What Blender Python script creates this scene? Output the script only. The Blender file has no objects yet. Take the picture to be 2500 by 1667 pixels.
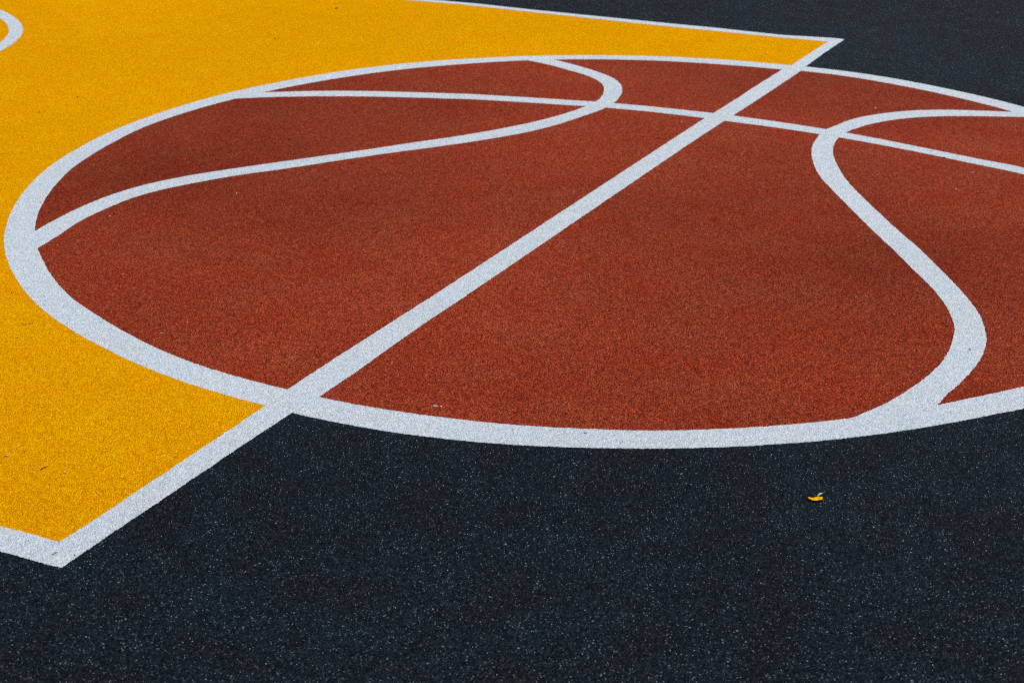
import bpy, bmesh, math, random
from mathutils import Vector, noise
from math import radians as R

sc = bpy.context.scene
# ------------------------------------------------------------------ camera
cam_d = bpy.data.cameras.new('camera')
cam = bpy.data.objects.new('camera', cam_d)
sc.collection.objects.link(cam)
cam.location = (-4.32873, -1.88031, 1.46609)
cam.rotation_mode = 'XYZ'
cam.rotation_euler = (1.1707541, 0.0019749, -1.0963854)
cam_d.sensor_width = 36.0
cam_d.lens = 3880.54 / 2500 * 36
cam_d.clip_start = 0.05
cam_d.clip_end = 3000
cam_d.dof.use_dof = True
cam_d.dof.focus_distance = 3.60
cam_d.dof.aperture_fstop = 7.1
sc.camera = cam

# ------------------------------------------------------------------ light
SUN_EL = R(50)
SUN_DIR = math.atan2(0.47, 0.88) + R(-25)     # compass of the sun, counted from +X
wd = bpy.data.worlds.new('World')
sc.world = wd
wd.use_nodes = True
wn = wd.node_tree
bg = wn.nodes['Background']
sky = wn.nodes.new('ShaderNodeTexSky')
sky.sky_type = 'NISHITA'
sky.sun_disc = False
sky.sun_elevation = SUN_EL
sky.sun_rotation = math.pi / 2 - SUN_DIR
wn.links.new(sky.outputs[0], bg.inputs[0])
bg.inputs[1].default_value = 0.09
sd = bpy.data.lights.new('sun', 'SUN')
sd.energy = 4.2
sd.angle = R(0.53)
sd.color = (1.0, 0.965, 0.91)
sun = bpy.data.objects.new('sun', sd)
sc.collection.objects.link(sun)
to_sun = Vector((math.cos(SUN_DIR) * math.cos(SUN_EL), math.sin(SUN_DIR) * math.cos(SUN_EL), math.sin(SUN_EL)))
sun.rotation_euler = to_sun.to_track_quat('Z', 'Y').to_euler()
sun.location = to_sun * 20

sc.view_settings.view_transform = 'Standard'
sc.view_settings.look = 'None'
sc.view_settings.exposure = 0.07
sc.view_settings.gamma = 1.0
sc.cycles.use_denoising = False
sc.cycles.filter_width = 1.1
sc.cycles.max_bounces = 5

# ------------------------------------------------------------------ materials
def principled(name):
    m = bpy.data.materials.new(name)
    m.use_nodes = True
    return m, m.node_tree, m.node_tree.nodes['Principled BSDF']

class NT:
    """tiny helper to wire math nodes"""
    def __init__(s, t): s.t = t
    def n(s, kind, **kw):
        x = s.t.nodes.new(kind)
        for k, v in kw.items(): setattr(x, k, v)
        return x
    def put(s, sock, v):
        if hasattr(v, 'links') or isinstance(v, bpy.types.NodeSocket): s.t.links.new(v, sock)
        else: sock.default_value = v
    def m(s, op, a, b=0.0, c=0.0, clamp=False):
        x = s.n('ShaderNodeMath', operation=op, use_clamp=clamp)
        s.put(x.inputs[0], a); s.put(x.inputs[1], b); s.put(x.inputs[2], c)
        return x.outputs[0]
    def ramp(s, v, a, b, c=0.0, d=1.0):
        x = s.n('ShaderNodeMapRange')
        for i, q in enumerate((v, a, b, c, d)): s.put(x.inputs[i], q)
        return x.outputs[0]
    def mix(s, f, a, b):
        x = s.n('ShaderNodeMix', data_type='RGBA')
        s.put(x.inputs[0], f)
        s.put(x.inputs[6], a if not isinstance(a, tuple) else a + (1,))
        s.put(x.inputs[7], b if not isinstance(b, tuple) else b + (1,))
        return x.outputs[2]
    def noise(s, vec, scale, detail=2.0, rough=0.5):
        x = s.n('ShaderNodeTexNoise')
        s.t.links.new(vec, x.inputs['Vector'])
        x.inputs['Scale'].default_value = scale
        x.inputs['Detail'].default_value = detail
        x.inputs['Roughness'].default_value = rough
        return x.outputs[0]
    def voro(s, vec, scale, dims='2D'):
        x = s.n('ShaderNodeTexVoronoi', voronoi_dimensions=dims)
        s.t.links.new(vec, x.inputs['Vector'])
        x.inputs['Scale'].default_value = scale
        sep = s.n('ShaderNodeSeparateColor')
        s.t.links.new(x.outputs['Color'], sep.inputs[0])
        return x.outputs['Distance'], sep.outputs

def grain_material(name, dark, mid, light, rough, spec, speck, speck_col, bump, var=1.0, patch=0.12,
                   pit=None, pit_share=0.1, rough_spread=0.0, tint=None, tint_scale=5, big_amp=None, big_off=(0, 0, 0), big_grit=None):
    """granulated acrylic/rubber coat: every granule has its own tone, height and gloss"""
    m, t, p = principled(name)
    k = NT(t)
    pos = k.n('ShaderNodeNewGeometry').outputs['Position']
    warp = k.n('ShaderNodeVectorMath', operation='MULTIPLY_ADD')
    nz = k.n('ShaderNodeTexNoise'); t.links.new(pos, nz.inputs['Vector']); nz.inputs['Scale'].default_value = 180
    t.links.new(nz.outputs['Color'], warp.inputs[0]); warp.inputs[1].default_value = (.004, .004, 0); t.links.new(pos, warp.inputs[2])
    w = warp.outputs[0]
    d1, c1 = k.voro(w, 500)
    d2, c2 = k.voro(w, 920)
    fine = k.noise(pos, 55, 3, .6)
    mid_n = k.noise(pos, 7, 4, .55)
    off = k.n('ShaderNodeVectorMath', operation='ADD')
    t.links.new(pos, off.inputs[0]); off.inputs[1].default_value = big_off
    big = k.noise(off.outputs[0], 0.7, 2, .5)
    # tone of the granule
    tone = k.m('MULTIPLY_ADD', k.m('SUBTRACT', c1[0], .5), var, .5)
    tone = k.m('ADD', tone, k.m('MULTIPLY', k.m('SUBTRACT', fine, .5), .55))
    tone = k.m('ADD', tone, k.m('MULTIPLY', k.m('SUBTRACT', c2[1], .5), .35), clamp=True)
    col = k.mix(k.ramp(tone, 0, .5), dark, mid)
    col = k.mix(k.ramp(tone, .5, 1.0), col, light)
    if pit:
        col = k.mix(k.ramp(c2[0], 1 - pit_share, 1 - pit_share + .04), col, pit)
    # bleached and trodden patches of the coat; on red also painted-in vignette shading
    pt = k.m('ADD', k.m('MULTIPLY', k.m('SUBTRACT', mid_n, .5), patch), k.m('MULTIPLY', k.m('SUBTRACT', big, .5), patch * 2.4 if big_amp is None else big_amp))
    hs = k.n('ShaderNodeHueSaturation')
    t.links.new(col, hs.inputs['Color'])
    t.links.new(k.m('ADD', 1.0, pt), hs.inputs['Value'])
    t.links.new(k.m('MULTIPLY_ADD', k.m('SUBTRACT', c1[1], .5), .012, .5), hs.inputs['Hue'])
    col = hs.outputs[0]
    if tint:
        tn = k.ramp(k.noise(w, tint_scale, 5, .65), .36, .64)
        tv = k.n('ShaderNodeMix', data_type='RGBA', blend_type='MULTIPLY')
        tv.inputs[0].default_value = 1
        t.links.new(col, tv.inputs[6]); t.links.new(k.mix(tn, tint[0], tint[1]), tv.inputs[7])
        col = tv.outputs[2]
    # pale mineral granules showing through
    if speck:
        dens = k.m('ADD', speck, k.m('MULTIPLY', k.m('SUBTRACT', mid_n, .5), speck * 1.8))
        sp = k.m('GREATER_THAN', c1[2], k.m('SUBTRACT', 1.0, dens))
        sp = k.m('MULTIPLY', sp, k.m('LESS_THAN', d1, .36))
        sp = k.m('MULTIPLY', sp, k.m('MULTIPLY_ADD', k.m('POWER', c2[2], 3.5), 1.15, .1))
        col = k.mix(sp, col, speck_col)
    if big_grit:                     # the odd larger pale grain, gathered in loose clumps
        d3, c3 = k.voro(w, 300)
        gg = k.m('GREATER_THAN', c3[2], k.m('SUBTRACT', 1.0, k.m('MULTIPLY', big_grit[0], k.ramp(mid_n, .38, .62, .2, 2.0))))
        gg = k.m('MULTIPLY', gg, k.m('LESS_THAN', d3, .42))
        col = k.mix(k.m('MULTIPLY', gg, k.m('MULTIPLY_ADD', c3[0], big_grit[1], .35)), col, speck_col)
        # dusty rub marks left by shoes
        mp = k.n('ShaderNodeMapping'); t.links.new(w, mp.inputs['Vector'])
        mp.inputs['Rotation'].default_value = (0, 0, .7); mp.inputs['Scale'].default_value = (1.6, 7, 1)
        rub = k.ramp(k.noise(mp.outputs[0], 1.5, 4, .6), .60, .74)
        rub = k.m('MULTIPLY', k.m('MULTIPLY', rub, big_grit[2]), k.ramp(fine, .4, .6), clamp=True)
        col = k.mix(rub, col, speck_col)
    t.links.new(col, p.inputs['Base Color'])
    rr = k.m('MULTIPLY_ADD', k.m('SUBTRACT', c1[1], .5), rough_spread, rough, clamp=True)
    t.links.new(rr, p.inputs['Roughness'])
    p.inputs['Specular IOR Level'].default_value = spec
    # relief: domed granules of unequal height
    h = k.m('MULTIPLY', k.m('SUBTRACT', 1.0, k.m('MULTIPLY', d1, 1.1)), k.m('MULTIPLY_ADD', c1[0], .6, .5))
    h = k.m('ADD', h, k.m('MULTIPLY', k.m('SUBTRACT', 1.0, d2), .35))
    h = k.m('ADD', h, k.m('MULTIPLY', fine, .8))
    b = k.n('ShaderNodeBump')
    b.inputs['Strength'].default_value = bump
    b.inputs['Distance'].default_value = 0.0016
    t.links.new(h, b.inputs['Height'])
    t.links.new(b.outputs[0], p.inputs['Normal'])
    return m

def plain_material(name, a, b, rough=.7, scale=300, spec=.3, sss=0):
    m, t, p = principled(name)
    k = NT(t)
    pos = k.n('ShaderNodeNewGeometry').outputs['Position']
    t.links.new(k.mix(k.noise(pos, scale, 3), a, b), p.inputs['Base Color'])
    p.inputs['Roughness'].default_value = rough
    p.inputs['Specular IOR Level'].default_value = spec
    bp = k.n('ShaderNodeBump'); bp.inputs['Strength'].default_value = .4; bp.inputs['Distance'].default_value = .0005
    t.links.new(k.noise(pos, scale * 4, 3), bp.inputs['Height']); t.links.new(bp.outputs[0], p.inputs['Normal'])
    return m

M_DARK = grain_material('blue_black_court_coat', (.0020, .0032, .0050), (.0052, .0082, .0120), (.024, .034, .045),
                        .8, .015, .042, (.52, .57, .62), 1.0, var=1.1, patch=.30, big_grit=(.0018, .25, .004),
                        tint=((1.08, .97, .86), (.86, 1.02, 1.14)), tint_scale=7)
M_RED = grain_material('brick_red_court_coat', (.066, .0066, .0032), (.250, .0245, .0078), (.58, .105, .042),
                       .85, .015, .006, (.75, .5, .36), 1.15, var=1.05, patch=.20, big_amp=1.0, big_off=(31, 5, 0), big_grit=(.0015, .35, .03), pit=(.028, .006, .004), pit_share=.11,  # broad noise placed to paint in a vignette: darker left, brighter centre
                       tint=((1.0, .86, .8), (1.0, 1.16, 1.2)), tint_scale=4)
M_YEL = grain_material('amber_yellow_court_coat', (.56, .175, .0), (.87, .365, .0), (.98, .53, .004),
                       .85, .0, .0015, (.9, .7, .2), 1.15, var=1.15, patch=.09, pit=(.20, .045, .0), pit_share=.11,
                       tint=((1.0, .95, 1.0), (1.0, 1.04, 1.0)), tint_scale=5)
M_WHITE = grain_material('chalky_white_line_paint', (.38, .435, .47), (.62, .685, .725), (.86, .90, .93),
                         .8, .08, .01, (.9, .92, .95), 1.1, var=1.05, patch=.08, pit=(.13, .15, .17), pit_share=.09,
                         tint=((1.03, .99, .99), (.95, 1.0, 1.02)), tint_scale=11)

# ------------------------------------------------------------------ object helpers
def link_obj(name, me, mat, parent=None):
    me.materials.append(mat)
    o = bpy.data.objects.new(name, me)
    sc.collection.objects.link(o)
    if parent: o.parent = parent
    return o

def tag(o, label=None, cat=None, group=None, kind=None):
    if label: o['label'] = label
    if cat: o['category'] = cat
    if group: o['group'] = group
    if kind: o['kind'] = kind
    return o

def root(name, label, cat, loc=(0, 0, 0), group=None):
    o = bpy.data.objects.new(name, None)
    o.empty_display_size = .1
    sc.collection.objects.link(o)
    o.location = loc
    return tag(o, label, cat, group)

def ragged(pts, amp=.0024, step=.0035, closed=True, seed=0.0):
    """resample an outline and let the paint creep round the granules along it"""
    out = []
    n = len(pts)
    for i in range(n if closed else n - 1):
        a = Vector(pts[i]); b = Vector(pts[(i + 1) % n])
        L = (b - a).length
        m = max(1, int(L / step))
        for j in range(m):
            q = a.lerp(b, j / m)
            v = Vector((q.x * 260, q.y * 260, seed))
            w = Vector((q.x * 35, q.y * 35, seed + 9))
            out.append((q.x + amp * noise.noise(v) + amp * .55 * noise.noise(w),
                        q.y + amp * noise.noise(v + Vector((0, 0, 50))) + amp * .55 * noise.noise(w + Vector((0, 0, 50)))))
    if not closed: out.append(tuple(pts[-1]))
    return out

def sheet(name, outline, z, mat, parent=None, skin=.00006):
    """a coat of paint: one top face following the outline, with its own edge thickness"""
    me = bpy.data.meshes.new(name)
    n = len(outline)
    vs = [(x, y, z) for x, y in outline] + [(x, y, z - skin) for x, y in outline]
    area = sum(outline[i][0] * outline[(i + 1) % n][1] - outline[(i + 1) % n][0] * outline[i][1] for i in range(n))
    idx = list(range(n)) if area > 0 else list(range(n - 1, -1, -1))
    fs = [idx]
    for i in range(n):
        a, b = idx[i], idx[(i + 1) % n]
        fs.append([a, a + n, b + n, b])
    me.from_pydata(vs, [], fs)
    me.update()
    return link_obj(name, me, mat, parent)

def ring(name, fo, fi, c, z, mat, parent=None, n=3000, a0=0, a1=2 * math.pi, skin=.00006):
    me = bpy.data.meshes.new(name)
    vs, fs = [], []
    full = a1 - a0 > 6.28
    cnt = n if full else n + 1
    for i in range(cnt):
        t = a0 + (a1 - a0) * i / n
        for f in (fo, fi):
            r = f(t)
            x, y = c[0] + r * math.cos(t), c[1] + r * math.sin(t)
            j = .0026 * noise.noise(Vector((x * 260, y * 260, 3))) + .0013 * noise.noise(Vector((x * 35, y * 35, 7)))
            r += j
            vs.append((c[0] + r * math.cos(t), c[1] + r * math.sin(t), z))
    for i in range(len(vs)): vs.append((vs[i][0], vs[i][1], z - skin))
    o = cnt * 2
    for i in range(n):
        a, b = 2 * i, 2 * ((i + 1) % cnt)
        fs.append([a, b, b + 1, a + 1])
        fs.append([a, a + o, b + o, b]); fs.append([a + 1, b + 1, b + 1 + o, a + 1 + o])
    me.from_pydata(vs, [], fs); me.update()
    bm = bmesh.new(); bm.from_mesh(me); bmesh.ops.recalc_face_normals(bm, faces=bm.faces)
    bm.faces.ensure_lookup_table()
    if bm.faces[0].normal.z < 0: bmesh.ops.reverse_faces(bm, faces=bm.faces)
    bm.to_mesh(me); bm.free()
    return link_obj(name, me, mat, parent)

def polar(tab):
    """smooth radius r(angle) of a hand-masked circle, measured as (angle, radius)"""
    ts = [a for a, b in tab]; rs = [b for a, b in tab]
    n = len(ts)
    def f(t):
        t = (t + math.pi) % (2 * math.pi) - math.pi
        i = n - 1
        for q in range(n):
            if ts[q] > t: i = q - 1; break
        i0 = i % n
        a = ts[i0] if i >= 0 else ts[n - 1] - 2 * math.pi
        b = ts[(i0 + 1) % n]
        if b < a: b += 2 * math.pi
        if t < a: t += 2 * math.pi
        u = min(1, max(0, (t - a) / (b - a)))
        p0, p1, p2, p3 = rs[i0 - 1], rs[i0], rs[(i0 + 1) % n], rs[(i0 + 2) % n]
        m1, m2 = (p2 - p0) * .35, (p3 - p1) * .35
        return (2*u**3 - 3*u**2 + 1)*p1 + (u**3 - 2*u**2 + u)*m1 + (-2*u**3 + 3*u**2)*p2 + (u**3 - u**2)*m2
    return f

def smooth(pts, k=6):
    """Catmull-Rom through measured points"""
    P = [Vector(q) for q in pts]
    P = [P[0] * 2 - P[1]] + P + [P[-1] * 2 - P[-2]]
    out = []
    for i in range(1, len(P) - 2):
        for j in range(k):
            u = j / k
            a, b, c, d = P[i - 1], P[i], P[i + 1], P[i + 2]
            out.append(.5 * ((2 * b) + (c - a) * u + (2*a - 5*b + 4*c - d) * u*u + (3*b - a - 3*c + d) * u**3))
    out.append(P[-2])
    return [tuple(q) for q in out]

def to_ring(q, r=1.762):
    v = Vector(q); return tuple(v.normalized() * r)

# ------------------------------------------------------------------ measured lines (metres; origin = middle of the free-throw circle)
D = {
    'ring_out': [(-3.1163, 1.8089), (-3.0354, 1.8128), (-2.9696, 1.8146), (-2.9064, 1.8148), (-2.8458, 1.8129), (-2.7746, 1.8087), (-2.7203, 1.8059), (-2.6614, 1.805), (-2.5895, 1.8031), (-2.5255, 1.8018), (-2.4721, 1.8012), (-2.4063, 1.7991), (-2.3377, 1.7974), (-2.2642, 1.7974), (-2.2099, 1.8015), (-1.9338, 1.8), (-1.6578, 1.8), (-1.3817, 1.8), (-1.1056, 1.8), (-0.8296, 1.8), (-0.5535, 1.8059), (-0.4634, 1.8026), (-0.3622, 1.8), (-0.2411, 1.8029), (-0.1134, 1.8004), (-0.0327, 1.7928), (0.0026, 1.7866), (0.0747, 1.7839), (0.1718, 1.7835), (0.3159, 1.7813), (0.421, 1.7799), (0.5033, 1.7807), (0.5662, 1.7826), (0.6303, 1.7846), (0.7126, 1.7852), (0.7753, 1.7908), (0.926, 1.7996), (1.0542, 1.7996), (1.1617, 1.796), (1.2675, 1.7964), (1.3414, 1.7982), (1.4069, 1.7986), (1.5715, 1.7986), (1.6512, 1.8013), (1.779, 1.8015), (1.8161, 1.8005), (1.888, 1.8022), (1.9769, 1.8018), (2.043, 1.7996), (2.1476, 1.7984), (2.2407, 1.7988), (2.3088, 1.8002), (2.3699, 1.8007), (2.4438, 1.8002), (2.4889, 1.7998), (2.5436, 1.8003), (2.588, 1.8014), (2.6674, 1.8018), (2.7515, 1.7997), (2.8277, 1.7981), (2.9154, 1.8005), (2.9653, 1.8022), (3.0289, 1.8023), (3.1164, 1.8044)],
    'ring_in': [(-3.1025, 1.7152), (-3.0341, 1.7176), (-2.9919, 1.717), (-2.9225, 1.7178), (-2.8558, 1.7196), (-2.7913, 1.7193), (-2.7464, 1.7195), (-2.7073, 1.7214), (-2.6566, 1.7213), (-2.6053, 1.7193), (-2.53, 1.7172), (-2.479, 1.7155), (-2.424, 1.714), (-2.3021, 1.7117), (-2.2396, 1.711), (-2.1634, 1.7151), (-1.8982, 1.7168), (-1.633, 1.7168), (-1.3677, 1.7168), (-1.1025, 1.7168), (-0.8373, 1.7168), (-0.572, 1.719), (-0.42, 1.7168), (-0.2885, 1.7183), (-0.1294, 1.7233), (-0.039, 1.7156), (0.0108, 1.7014), (0.1611, 1.6968), (0.3127, 1.703), (0.5543, 1.7083), (0.6377, 1.7077), (0.7272, 1.7042), (0.8067, 1.7027), (0.9072, 1.7054), (0.949, 1.7058), (1.0577, 1.7036), (1.1948, 1.7039), (1.2916, 1.7074), (1.374, 1.711), (1.4586, 1.7172), (1.6342, 1.7259), (1.6889, 1.7255), (1.7658, 1.7205), (1.876, 1.7214), (1.9427, 1.7222), (2.0337, 1.7196), (2.1109, 1.7177), (2.1992, 1.7181), (2.2779, 1.7177), (2.3899, 1.7148), (2.4385, 1.7121), (2.5161, 1.7124), (2.5863, 1.7136), (2.6419, 1.7135), (2.6786, 1.7115), (2.7213, 1.7093), (2.827, 1.7106), (2.9061, 1.7149), (2.9849, 1.7164), (3.0486, 1.7144), (3.1112, 1.7133)],
    'arc_out': [(-3.0404, 1.13), (-2.7813, 1.13), (-2.5221, 1.13), (-2.263, 1.13), (-2.0038, 1.13), (-1.7446, 1.13), (-1.4855, 1.13), (-1.2263, 1.1249), (-1.1508, 1.1257), (-1.06, 1.1269), (-0.9178, 1.1268), (-0.8379, 1.1256), (-0.7536, 1.1236), (-0.6524, 1.1216), (-0.5183, 1.1223), (-0.3854, 1.1269), (-0.1263, 1.13), (0.1329, 1.13), (0.392, 1.13), (0.6512, 1.13), (0.9104, 1.13), (1.1695, 1.13), (1.4287, 1.13), (1.6878, 1.13), (1.947, 1.13), (2.2061, 1.13), (2.4653, 1.13), (2.7244, 1.13), (2.9836, 1.13)],
    'arc_in': [(-3.0694, 1.05), (-2.8174, 1.05), (-2.5654, 1.05), (-2.3134, 1.05), (-2.0614, 1.05), (-1.8094, 1.05), (-1.5574, 1.05), (-1.3054, 1.05), (-1.0534, 1.0653), (-0.9782, 1.0653), (-0.907, 1.0657), (-0.8331, 1.0653), (-0.7441, 1.0626), (-0.6597, 1.0593), (-0.5663, 1.0586), (-0.3143, 1.05), (-0.0623, 1.05), (0.1897, 1.05), (0.4417, 1.05), (0.6937, 1.05), (0.9457, 1.05), (1.1977, 1.05), (1.4497, 1.05), (1.7017, 1.05), (1.9537, 1.05), (2.2058, 1.05), (2.4578, 1.05), (2.7098, 1.05), (2.9618, 1.05)],
    'ft_a': [(-2.4552, 0.0154), (-2.428, 0.0129), (-2.3643, 0.0119), (-2.2822, 0.0132), (-1.8059, 0.0186), (-1.7104, 0.0243), (-1.5871, 0.0254), (-1.4107, 0.0244), (-1.2178, 0.0228), (-1.0717, 0.0206), (-0.7541, 0.0214), (0.4133, 0.0238), (0.8597, 0.0236), (0.9415, 0.0204), (1.1978, 0.0176), (1.4484, 0.0181), (1.7011, 0.0136), (1.7814, 0.0046), (2.2783, 0.0027)],
    'ft_b': [(-2.5238, -0.0521), (-2.4809, -0.0519), (-2.4326, -0.0511), (-2.3583, -0.051), (-2.1619, -0.0514), (-1.9683, -0.0505), (-1.8088, -0.0531), (-1.7145, -0.0597), (-1.5451, -0.0599), (-1.4014, -0.0555), (-1.2445, -0.0529), (-1.0919, -0.0542), (-0.9059, -0.054), (0.2462, -0.0491), (0.5068, -0.0482), (0.858, -0.0511), (0.9468, -0.0541), (1.3409, -0.0584), (1.7082, -0.0595), (1.797, -0.0535), (2.0453, -0.0477), (2.3568, -0.0472)],
    'far_out': [(2.3564, -0.0474), (2.3588, 0.0039), (2.3191, 0.2249), (2.3309, 0.5176), (2.3282, 0.8156), (2.3308, 1.4315), (2.3441, 1.7294), (2.3335, 1.9736)],
    'far_in': [(2.2779, 0.0026), (2.2681, 0.208), (2.2685, 0.4944), (2.2647, 0.7894), (2.2809, 1.4066), (2.2934, 1.8007), (2.2744, 2.0918)],
    'near_in': [(-2.4553, 0.0152), (-2.4566, 0.0303), (-2.4565, 0.0679), (-2.4586, 0.1039), (-2.4615, 0.1524)],
    'near_out': [(-2.5239, -0.0523), (-2.5268, -0.021), (-2.5278, 0.0269), (-2.5304, 0.0865)],
    'long_a': [(0.4696, 1.6394), (0.5634, 1.4959), (0.6368, 1.3568), (0.6985, 1.2087), (0.7724, 1.0011), (0.8127, 0.8702), (0.9016, 0.4776), (0.9159, 0.385), (0.9335, 0.2409), (0.9452, 0.0274), (0.9446, -0.0544), (0.9355, -0.2338), (0.9187, -0.3976), (0.9061, -0.4744), (0.8769, -0.6115), (0.8379, -0.7649), (0.7907, -0.9486), (0.7542, -1.1)],
    'long_b': [(0.3442, 1.6775), (0.407, 1.5953), (0.4963, 1.4504), (0.5665, 1.3118), (0.6285, 1.1661), (0.7035, 0.9632), (0.7451, 0.8342), (0.8298, 0.466), (0.8433, 0.3938), (0.8622, 0.2137), (0.8668, 0.0252), (0.8652, -0.0508), (0.8586, -0.2576), (0.8462, -0.3987), (0.8358, -0.4747), (0.8084, -0.6274), (0.7731, -0.7791), (0.7229, -0.9621), (0.6786, -1.1142)],
    'left_a': [(-1.1404, 1.2815), (-1.0517, 1.2971), (-0.9433, 1.3108), (-0.8081, 1.3136), (-0.6876, 1.2957), (-0.5901, 1.2614), (-0.4766, 1.2021), (-0.3261, 1.1014), (-0.178, 0.9966), (-0.0272, 0.8909), (0.1314, 0.7847), (0.2928, 0.6754), (0.48, 0.5734), (0.6509, 0.507), (0.817, 0.4716), (0.9126, 0.4659), (0.9837, 0.4776), (1.049, 0.4975), (1.1053, 0.521), (1.1656, 0.5571), (1.2226, 0.6112), (1.2757, 0.69), (1.3213, 0.7876), (1.3643, 0.8895), (1.3901, 0.9845)],
    'left_b': [(-1.2488, 1.1723), (-1.1424, 1.1947), (-1.0212, 1.225), (-0.8965, 1.2353), (-0.7632, 1.2308), (-0.6509, 1.198), (-0.5418, 1.1454), (-0.4388, 1.0856), (-0.3072, 0.9897), (-0.1605, 0.893), (-0.0162, 0.7931), (0.1927, 0.638), (0.3767, 0.524), (0.5137, 0.4656), (0.6285, 0.4351), (0.7462, 0.4098), (0.8377, 0.3961), (0.9107, 0.3973), (0.977, 0.4071), (1.0515, 0.4259), (1.1105, 0.4474), (1.1725, 0.4788), (1.2347, 0.523), (1.2986, 0.5914), (1.3552, 0.6845), (1.4073, 0.789), (1.4517, 0.8987)],
    'right_a': [(-1.2922, -1.1278), (-1.2444, -1.1484), (-1.1925, -1.1702), (-1.1139, -1.1939), (-1.0203, -1.2152), (-0.9261, -1.2276), (-0.8368, -1.2283), (-0.7634, -1.2207), (-0.6998, -1.2104), (-0.6224, -1.1863), (-0.5313, -1.1451), (-0.4368, -1.0903), (-0.3343, -1.0204), (-0.2133, -0.9394), (-0.0506, -0.8261), (0.1219, -0.7099), (0.257, -0.6209), (0.3612, -0.5546), (0.4758, -0.498), (0.5949, -0.4517), (0.6837, -0.4256), (0.7586, -0.4125), (0.8438, -0.4024), (0.9181, -0.4038), (0.989, -0.4206), (1.0849, -0.4445), (1.1818, -0.4971), (1.2797, -0.5794), (1.3514, -0.6802), (1.4054, -0.8094), (1.4462, -0.9361)],
    'right_b': [(-1.1432, -1.2739), (-1.0832, -1.2805), (-1.0031, -1.2925), (-0.9298, -1.3009), (-0.8505, -1.304), (-0.7744, -1.2999), (-0.7055, -1.287), (-0.5884, -1.2493), (-0.4832, -1.1973), (-0.3799, -1.1353), (-0.2673, -1.0633), (-0.1602, -0.9927), (-0.0772, -0.932), (0.0198, -0.8637), (0.1525, -0.7733), (0.2554, -0.7051), (0.3552, -0.6426), (0.4805, -0.5775), (0.6023, -0.524), (0.677, -0.4984), (0.752, -0.4814), (0.8306, -0.4724), (0.9177, -0.4766), (1.0427, -0.5167), (1.1644, -0.5933), (1.2547, -0.6949), (1.317, -0.8078), (1.3908, -0.9802)],
}

# ------------------------------------------------------------------ ground
me = bpy.data.meshes.new('ground')
S = 400
me.from_pydata([(-S, -S, 0), (S, -S, 0), (S, S, 0), (-S, S, 0)], [], [[0, 1, 2, 3]])
tag(link_obj('ground', me, M_DARK), kind='structure')

# ------------------------------------------------------------------ the key (free-throw lane)
Y1 = 5.80
key = root('free_throw_lane', 'amber yellow painted lane with a white border running under the red ball', 'court marking')
sheet('yellow_field', ragged([(-2.50, -.02), (2.30, -.02), (2.30, Y1 - .02), (-2.50, Y1 - .02)], step=.5), .0001, M_YEL, key)
tag(sheet('free_throw_line', ragged(D['ft_a'] + D['ft_b'][::-1]), .0006, M_WHITE, key))
fo = D['far_out']; fi = D['far_in']
tag(sheet('border_line', ragged(fi[0:1] + fi[1:] + [(2.252, Y1), (2.335, Y1)] + fo[::-1] + [(fi[0][0], fo[0][1] + .004)]), .0007, M_WHITE, key))
ni = D['near_in']; no = D['near_out']
tag(sheet('border_line', ragged(no + [(-2.536, Y1), (-2.455, Y1)] + ni[::-1] + [(ni[0][0], no[0][1] + .002)]), .0007, M_WHITE, key))
sheet('base_line', ragged([(-7.5, Y1 - .08), (7.5, Y1 - .08), (7.5, Y1), (-7.5, Y1)], step=.02), .0008, M_WHITE, key)

# ------------------------------------------------------------------ no-charge arc further up the lane
arc = ring('lane_arc', polar(D['arc_out']), polar(D['arc_in']), (.17, 4.09), .0008, M_WHITE, n=1100, a0=-math.pi - .05, a1=.05)
tag(arc, 'white painted arc on the yellow lane, cut off at the upper left corner', 'court marking')

# ------------------------------------------------------------------ the painted basketball in the free-throw circle
ball = root('painted_basketball', 'giant brick red basketball with white seams painted across the free-throw line', 'court painting')
disc = []
for i in range(360):
    t = 2 * math.pi * i / 360
    disc.append((1.755 * math.cos(t), 1.755 * math.sin(t)))
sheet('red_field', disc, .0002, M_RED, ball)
ring('outline', polar(D['ring_out']), polar(D['ring_in']), (0, 0), .0003, M_WHITE, ball)
# curved seams
for a, b in ((D['left_a'], D['left_b']), (D['right_a'], D['right_b'])):
    o = [to_ring(a[0])] + smooth(a) + [to_ring(a[-1]), to_ring(b[-1])] + smooth(b)[::-1] + [to_ring(b[0])]
    sheet('curved_seam', ragged(o), .0004, M_WHITE, ball)
# long seam, mirrored past the frame edge
a, b = list(D['long_a']), list(D['long_b'])
a2 = [(.66, -1.29), (.57, -1.46), (.47, -1.62)]; b2 = [(.58, -1.30), (.49, -1.46), (.39, -1.61)]
a = a + a2; b = b + b2
o = [to_ring(a[0])] + smooth(a) + [to_ring(a[-1]), to_ring(b[-1])] + smooth(b)[::-1] + [to_ring(b[0])]
sheet('long_seam', ragged(o), .0005, M_WHITE, ball)

# ------------------------------------------------------------------ litter
rnd = random.Random(4)
def crumb_mesh(name, sx, sy, sz, seed, mat):
    bm = bmesh.new()
    bmesh.ops.create_icosphere(bm, subdivisions=2, radius=1)
    for v in bm.verts:
        n = 1 + .35 * noise.noise(v.co * 1.7 + Vector((seed * 3.1, 0, 0)))
        v.co = Vector((v.co.x * sx * n, v.co.y * sy * n, max(v.co.z, -.55) * sz * n + sz * .5))
    me = bpy.data.meshes.new(name); bm.to_mesh(me); bm.free()
    return me

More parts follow.
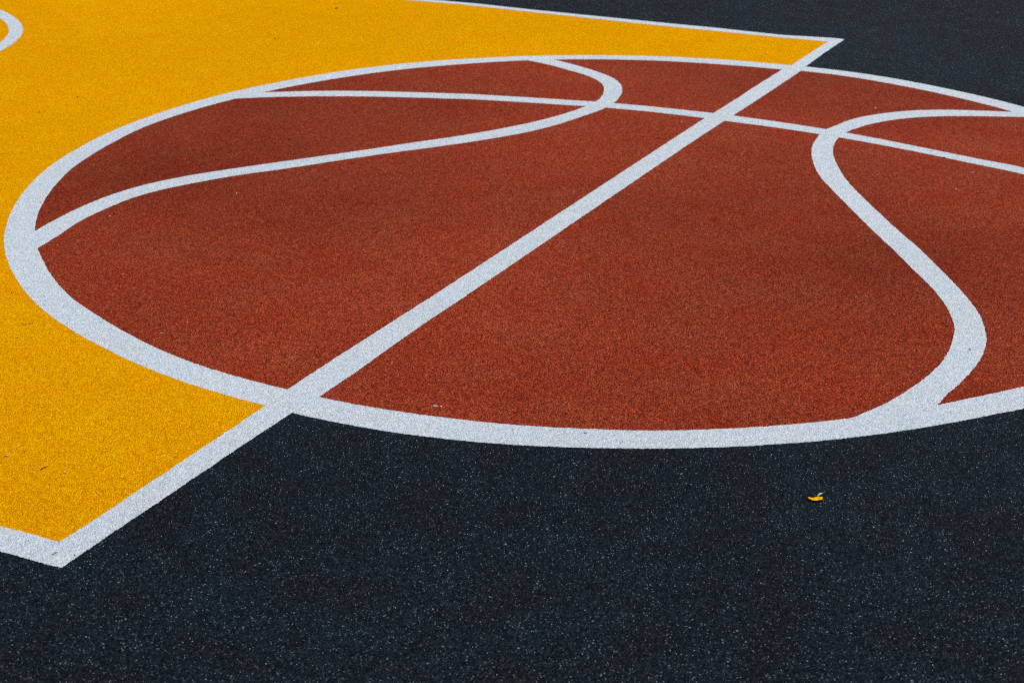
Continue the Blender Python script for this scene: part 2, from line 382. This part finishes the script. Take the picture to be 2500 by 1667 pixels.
def crumb(x, y, size, mat, name, label, cat, z=0.0, ratio=.7, rot=0.0, seed=0, flat=.5):
    o = link_obj(name, crumb_mesh(name, size / 2, size / 2 * ratio, size / 2 * flat, seed, mat), mat)
    o.location = (x, y, z); o.rotation_euler.z = rot
    return tag(o, label, cat)

def twig(x0, y0, x1, y1, r, mat, name, label, cat, z=0.0, bend=.05, lift=.0006):
    bm = bmesh.new()
    a, b = Vector((x0, y0, z)), Vector((x1, y1, z))
    d = b - a; L = d.length; nrm = Vector((-d.y, d.x, 0)).normalized(); up = Vector((0, 0, 1))
    rings = []
    N = 9
    for i in range(N):
        t = i / (N - 1)
        c = d * t + nrm * bend * L * math.sin(t * math.pi) * (1 + .3 * noise.noise(Vector((t * 5, x0, y0)))) + up * (r + lift * math.sin(t * math.pi * .9))
        rr = r * (1.15 - .6 * t)
        rings.append([bm.verts.new(c + (nrm * math.cos(q * math.pi / 3) + up * math.sin(q * math.pi / 3)) * rr) for q in range(6)])
    for i in range(N - 1):
        for q in range(6):
            bm.faces.new((rings[i][q], rings[i][(q + 1) % 6], rings[i + 1][(q + 1) % 6], rings[i + 1][q]))
    bm.faces.new(rings[0][::-1]); bm.faces.new(rings[-1])
    bmesh.ops.recalc_face_normals(bm, faces=bm.faces)
    me = bpy.data.meshes.new(name); bm.to_mesh(me); bm.free()
    for f in me.polygons: f.use_smooth = True
    o = link_obj(name, me, mat); o.location = a - up * z + up * z
    return tag(o, label, cat)

M_PET = plain_material('yellow_petal', (.76, .36, .0), (.86, .48, .001), .7, 250, 0.0)
M_PALE = plain_material('pale_husk', (.62, .64, .60), (.74, .76, .74), .6, 300)
M_STALK = plain_material('dry_stalk', (.16, .13, .06), (.28, .24, .12), .7, 300)
M_BROWN = plain_material('brown_twig', (.05, .022, .012), (.10, .045, .025), .8, 500)
M_SOIL = plain_material('brown_soil', (.14, .055, .012), (.32, .14, .02), .9, 500)
M_BLACK = plain_material('dark_seed', (.008, .007, .007), (.025, .02, .018), .7, 500)
M_CHIP = plain_material('pale_chip', (.50, .42, .34), (.72, .66, .58), .8, 500)
M_STRAW = plain_material('straw', (.62, .55, .28), (.78, .72, .45), .7, 400)
M_ORANGE = plain_material('amber_crumb', (.72, .38, .03), (.80, .50, .08), .7, 400)
M_GREEN = plain_material('dry_green_blade', (.10, .12, .03), (.20, .20, .07), .7, 400)

# petal with a pale husk and its thin stalk
pr = root('fallen_petal', 'small bright yellow petal with a pale husk lying on the blue black court', 'petal', (-1.675, -1.1675, .0)) 
bm = bmesh.new()
grid = []
NU, NV = 14, 7
ax = Vector((.015, -.021, 0)); L0 = ax.length * 1.12; ax.normalize(); sd_ = Vector((-ax.y, ax.x, 0))  # sd_ points away from the camera
for i in range(NU + 1):
    u = i / NU * 2 - 1
    wv = (.0050 + .0012 * u) * (1 - abs(u) ** 2.4) ** .6 + .0011 + .0004 * math.sin(u * 14)
    row = []
    for j in range(NV + 1):
        v = j / NV * 2 - 1
        c = ax * (u * L0 / 2) + sd_ * (v * wv + .0042 * u * u * (1 if u < 0 else .55) - .0016 + .0012 * math.sin(u * 7))
        z = .0012 + .0014 * v * v + .0016 * u * u + .0006 * math.sin(u * 9 + v * 3)
        row.append(bm.verts.new(c + Vector((0, 0, z))))
    grid.append(row)
for i in range(NU):
    for j in range(NV): bm.faces.new((grid[i][j], grid[i + 1][j], grid[i + 1][j + 1], grid[i][j + 1]))
bmesh.ops.recalc_face_normals(bm, faces=bm.faces)
r_ = bmesh.ops.solidify(bm, geom=bm.faces[:], thickness=.0006)
me = bpy.data.meshes.new('blade'); bm.to_mesh(me); bm.free()
for f in me.polygons: f.use_smooth = True
link_obj('blade', me, M_PET, pr)
def part_tube(name, pts, rads, mat, parent):
    bm = bmesh.new(); rings = []
    for i, q in enumerate(pts):
        q = Vector(q); d = (Vector(pts[min(i + 1, len(pts) - 1)]) - Vector(pts[max(i - 1, 0)])).normalized()
        s = d.cross(Vector((0, 0, 1))).normalized(); u = s.cross(d)
        rings.append([bm.verts.new(q + (s * math.cos(a * math.pi / 4) + u * math.sin(a * math.pi / 4)) * rads[i]) for a in range(8)])
    for i in range(len(pts) - 1):
        for a in range(8): bm.faces.new((rings[i][a], rings[i][(a + 1) % 8], rings[i + 1][(a + 1) % 8], rings[i + 1][a]))
    bm.faces.new(rings[0][::-1]); bm.faces.new(rings[-1])
    bmesh.ops.recalc_face_normals(bm, faces=bm.faces)
    me = bpy.data.meshes.new(name); bm.to_mesh(me); bm.free()
    for f in me.polygons: f.use_smooth = True
    return link_obj(name, me, mat, parent)
part_tube('husk', [(.0075, -.0008, .003), (.011, -.002, .0048), (.015, -.0038, .0058), (.019, -.0055, .0056), (.0215, -.0062, .005)],
          [.0007, .0013, .0019, .0018, .0007], M_PALE, pr)
part_tube('stalk', [(.020, -.0062, .005), (.026, -.0075, .0046), (.033, -.008, .0036)], [.0005, .00045, .0003], M_STALK, pr)

Z = .0007
twig(-2.497, -.007, -2.486, -.0095, .0006, M_BROWN, 'twig', 'short brown twig on the white border corner nearest the viewer', 'twig', Z)
crumb(-2.480, -.0435, .0035, M_BLACK, 'seed', 'tiny black seed on the white line beside the near lane corner', 'seed', .0007, .4, 2.2, 1)
twig(-2.254, .243, -2.237, .240, .0009, M_BROWN, 'twig', 'dark brown twig lying on the yellow field near the bottom corner', 'twig', .0001)
twig(-2.2405, .351, -2.2395, .340, .0010, M_STRAW, 'straw_piece', 'pale straw piece on yellow paint at the left edge of the frame', 'straw', .0001)
crumb(-2.240, .194, .0065, M_STRAW, 'husk_flake', 'cream husk flake on yellow paint just beside the dark brown twig', 'flake', .0001, .35, .3, 2)
crumb(-1.642, -.311, .013, M_CHIP, 'pale_chip', 'largest pale chip on the red paint, just above the front outline', 'chip', .0002, .5, -1.2, 3, .3)
crumb(-1.636, -.322, .006, M_CHIP, 'pale_chip', 'small pale chip right beside the largest chip on red paint', 'chip', .0002, .6, .5, 13, .3)
crumb(-1.548, -.5785, .006, M_BLACK, 'seed', 'black seed on red paint above the middle of the front outline', 'seed', .0002, .6, -1, 4)
twig(-1.616, -.653, -1.610, -.658, .0008, M_GREEN, 'twig', 'tiny dark green twig on the front of the white outline', 'twig', .0003)
crumb(-1.4505, .6545, .006, M_BLACK, 'seed', 'black seed on red paint in the lower left of the ball', 'seed', .0002, .5, -.4, 5)
crumb(-1.212, .6935, .005, M_BLACK, 'seed', 'black seed on red paint below the left curved seam', 'seed', .0002, .7, 0, 6)
crumb(-1.580, .480, .008, M_CHIP, 'pale_chip', 'flat dusty pale chip on red paint at the lower left', 'chip', .0002, .4, -1.3, 7, .15)
crumb(-1.1515, 1.1155, .0045, M_CHIP, 'pale_chip', 'tiny pale chip on red paint close to the left outline', 'chip', .0002, .5, 0, 8)
crumb(-.945, 1.1775, .006, M_CHIP, 'pale_chip', 'tiny pale chip just below the left curved seam', 'chip', .0002, .45, 0, 9)
for i, (x, y, s, lab) in enumerate(((-1.691, .8125, .0075, 'dark crumb at the left end of the scuffed row on yellow'), (-1.6865, .807, .006, 'dark crumb in the middle of the scuffed row on yellow'),
                          (-1.680, .8035, .0085, 'dark crumb right of the middle of the scuffed row'), (-1.671, .8025, .007, 'dark crumb at the right end of the scuffed row'))):
    tag(crumb(x, y, s, M_SOIL, 'dirt_crumb', lab, 'crumb', .0001, .35, -.9 + .5 * i, 10 + i, .25), group='row of dark crumbs on yellow paint')
crumb(-1.5425, .9925, .0045, M_BROWN, 'dirt_crumb', 'lone dark crumb on yellow paint left of the ball outline', 'crumb', .0001, .6, 0, 14)
crumb(-1.761, .7675, .0045, M_BLACK, 'dirt_crumb', 'lone black crumb on yellow paint below the scuffed row', 'crumb', .0001, .6, 0, 15)
crumb(1.270, -.479, .010, M_CHIP, 'pale_chip', 'pale chip on red paint above the right curved seam', 'chip', .0002, .8, 0, 16)
crumb(.6245, -.967, .012, M_CHIP, 'pale_chip', 'flat pale chip on red paint below the long seam at right', 'chip', .0002, .35, -1.5, 17, .3)
crumb(.428, -.959, .007, M_CHIP, 'pale_chip', 'small round pale chip on red paint at far right', 'chip', .0002, .8, 0, 18)
crumb(.776, .076, .008, M_CHIP, 'pale_chip', 'pale chip on red paint where the long seam meets the straight line', 'chip', .0002, .8, 0, 19)
crumb(-1.1485, -.133, .006, M_ORANGE, 'amber_crumb', 'amber crumb on red paint just below the straight white line', 'crumb', .0002, .4, -1, 20)
twig(-.609, .974, -.590, .970, .0011, M_ORANGE, 'straw_curl', 'curled amber straw on red paint below the left curved seam', 'straw', .0002, .35)
crumb(-1.497, .468, .0045, M_ORANGE, 'amber_crumb', 'yellow crumb on red paint beside the dusty pale chip', 'crumb', .0002, .7, 0, 21)
crumb(-1.309, .826, .005, M_ORANGE, 'amber_crumb', 'amber crumb on red paint in the left of the ball', 'crumb', .0002, .7, 0, 22)
crumb(1.947, 2.271, .014, M_BROWN, 'dirt_crumb', 'brown crumb on the far yellow paint by the top edge', 'crumb', .0001, .7, 0, 23)
crumb(1.270, 2.148, .010, M_BROWN, 'dirt_crumb', 'brown crumb on the yellow paint above the ball outline', 'crumb', .0001, .7, 0, 24)
crumb(.100, 2.218, .008, M_BROWN, 'dirt_crumb', 'brown crumb on yellow, right one of the pair at left', 'crumb', .0001, .7, 0, 25)
crumb(-.136, 2.189, .007, M_BROWN, 'dirt_crumb', 'brown crumb on yellow, left one of the pair at left', 'crumb', .0001, .7, 0, 26)
crumb(.809, -.790, .008, M_SOIL, 'dirt_fleck', 'dark fleck on the upper edge of the white long seam', 'fleck', .0005, .4, -1.4, 27, .3)
crumb(.752, -.846, .010, M_BROWN, 'dirt_fleck', 'dark fleck on the lower edge of the white long seam', 'fleck', .0005, .4, -1.2, 28, .3)
crumb(-.8055, -1.270, .006, M_BLACK, 'seed', 'black seed on the lower bend of the right curved seam', 'seed', .0004, .6, .6, 29)
twig(-1.645, -.752, -1.641, -.773, .0007, M_GREEN, 'grass_blade', 'thin olive grass blade on the lower edge of the front outline', 'grass blade', .0003, -.1)
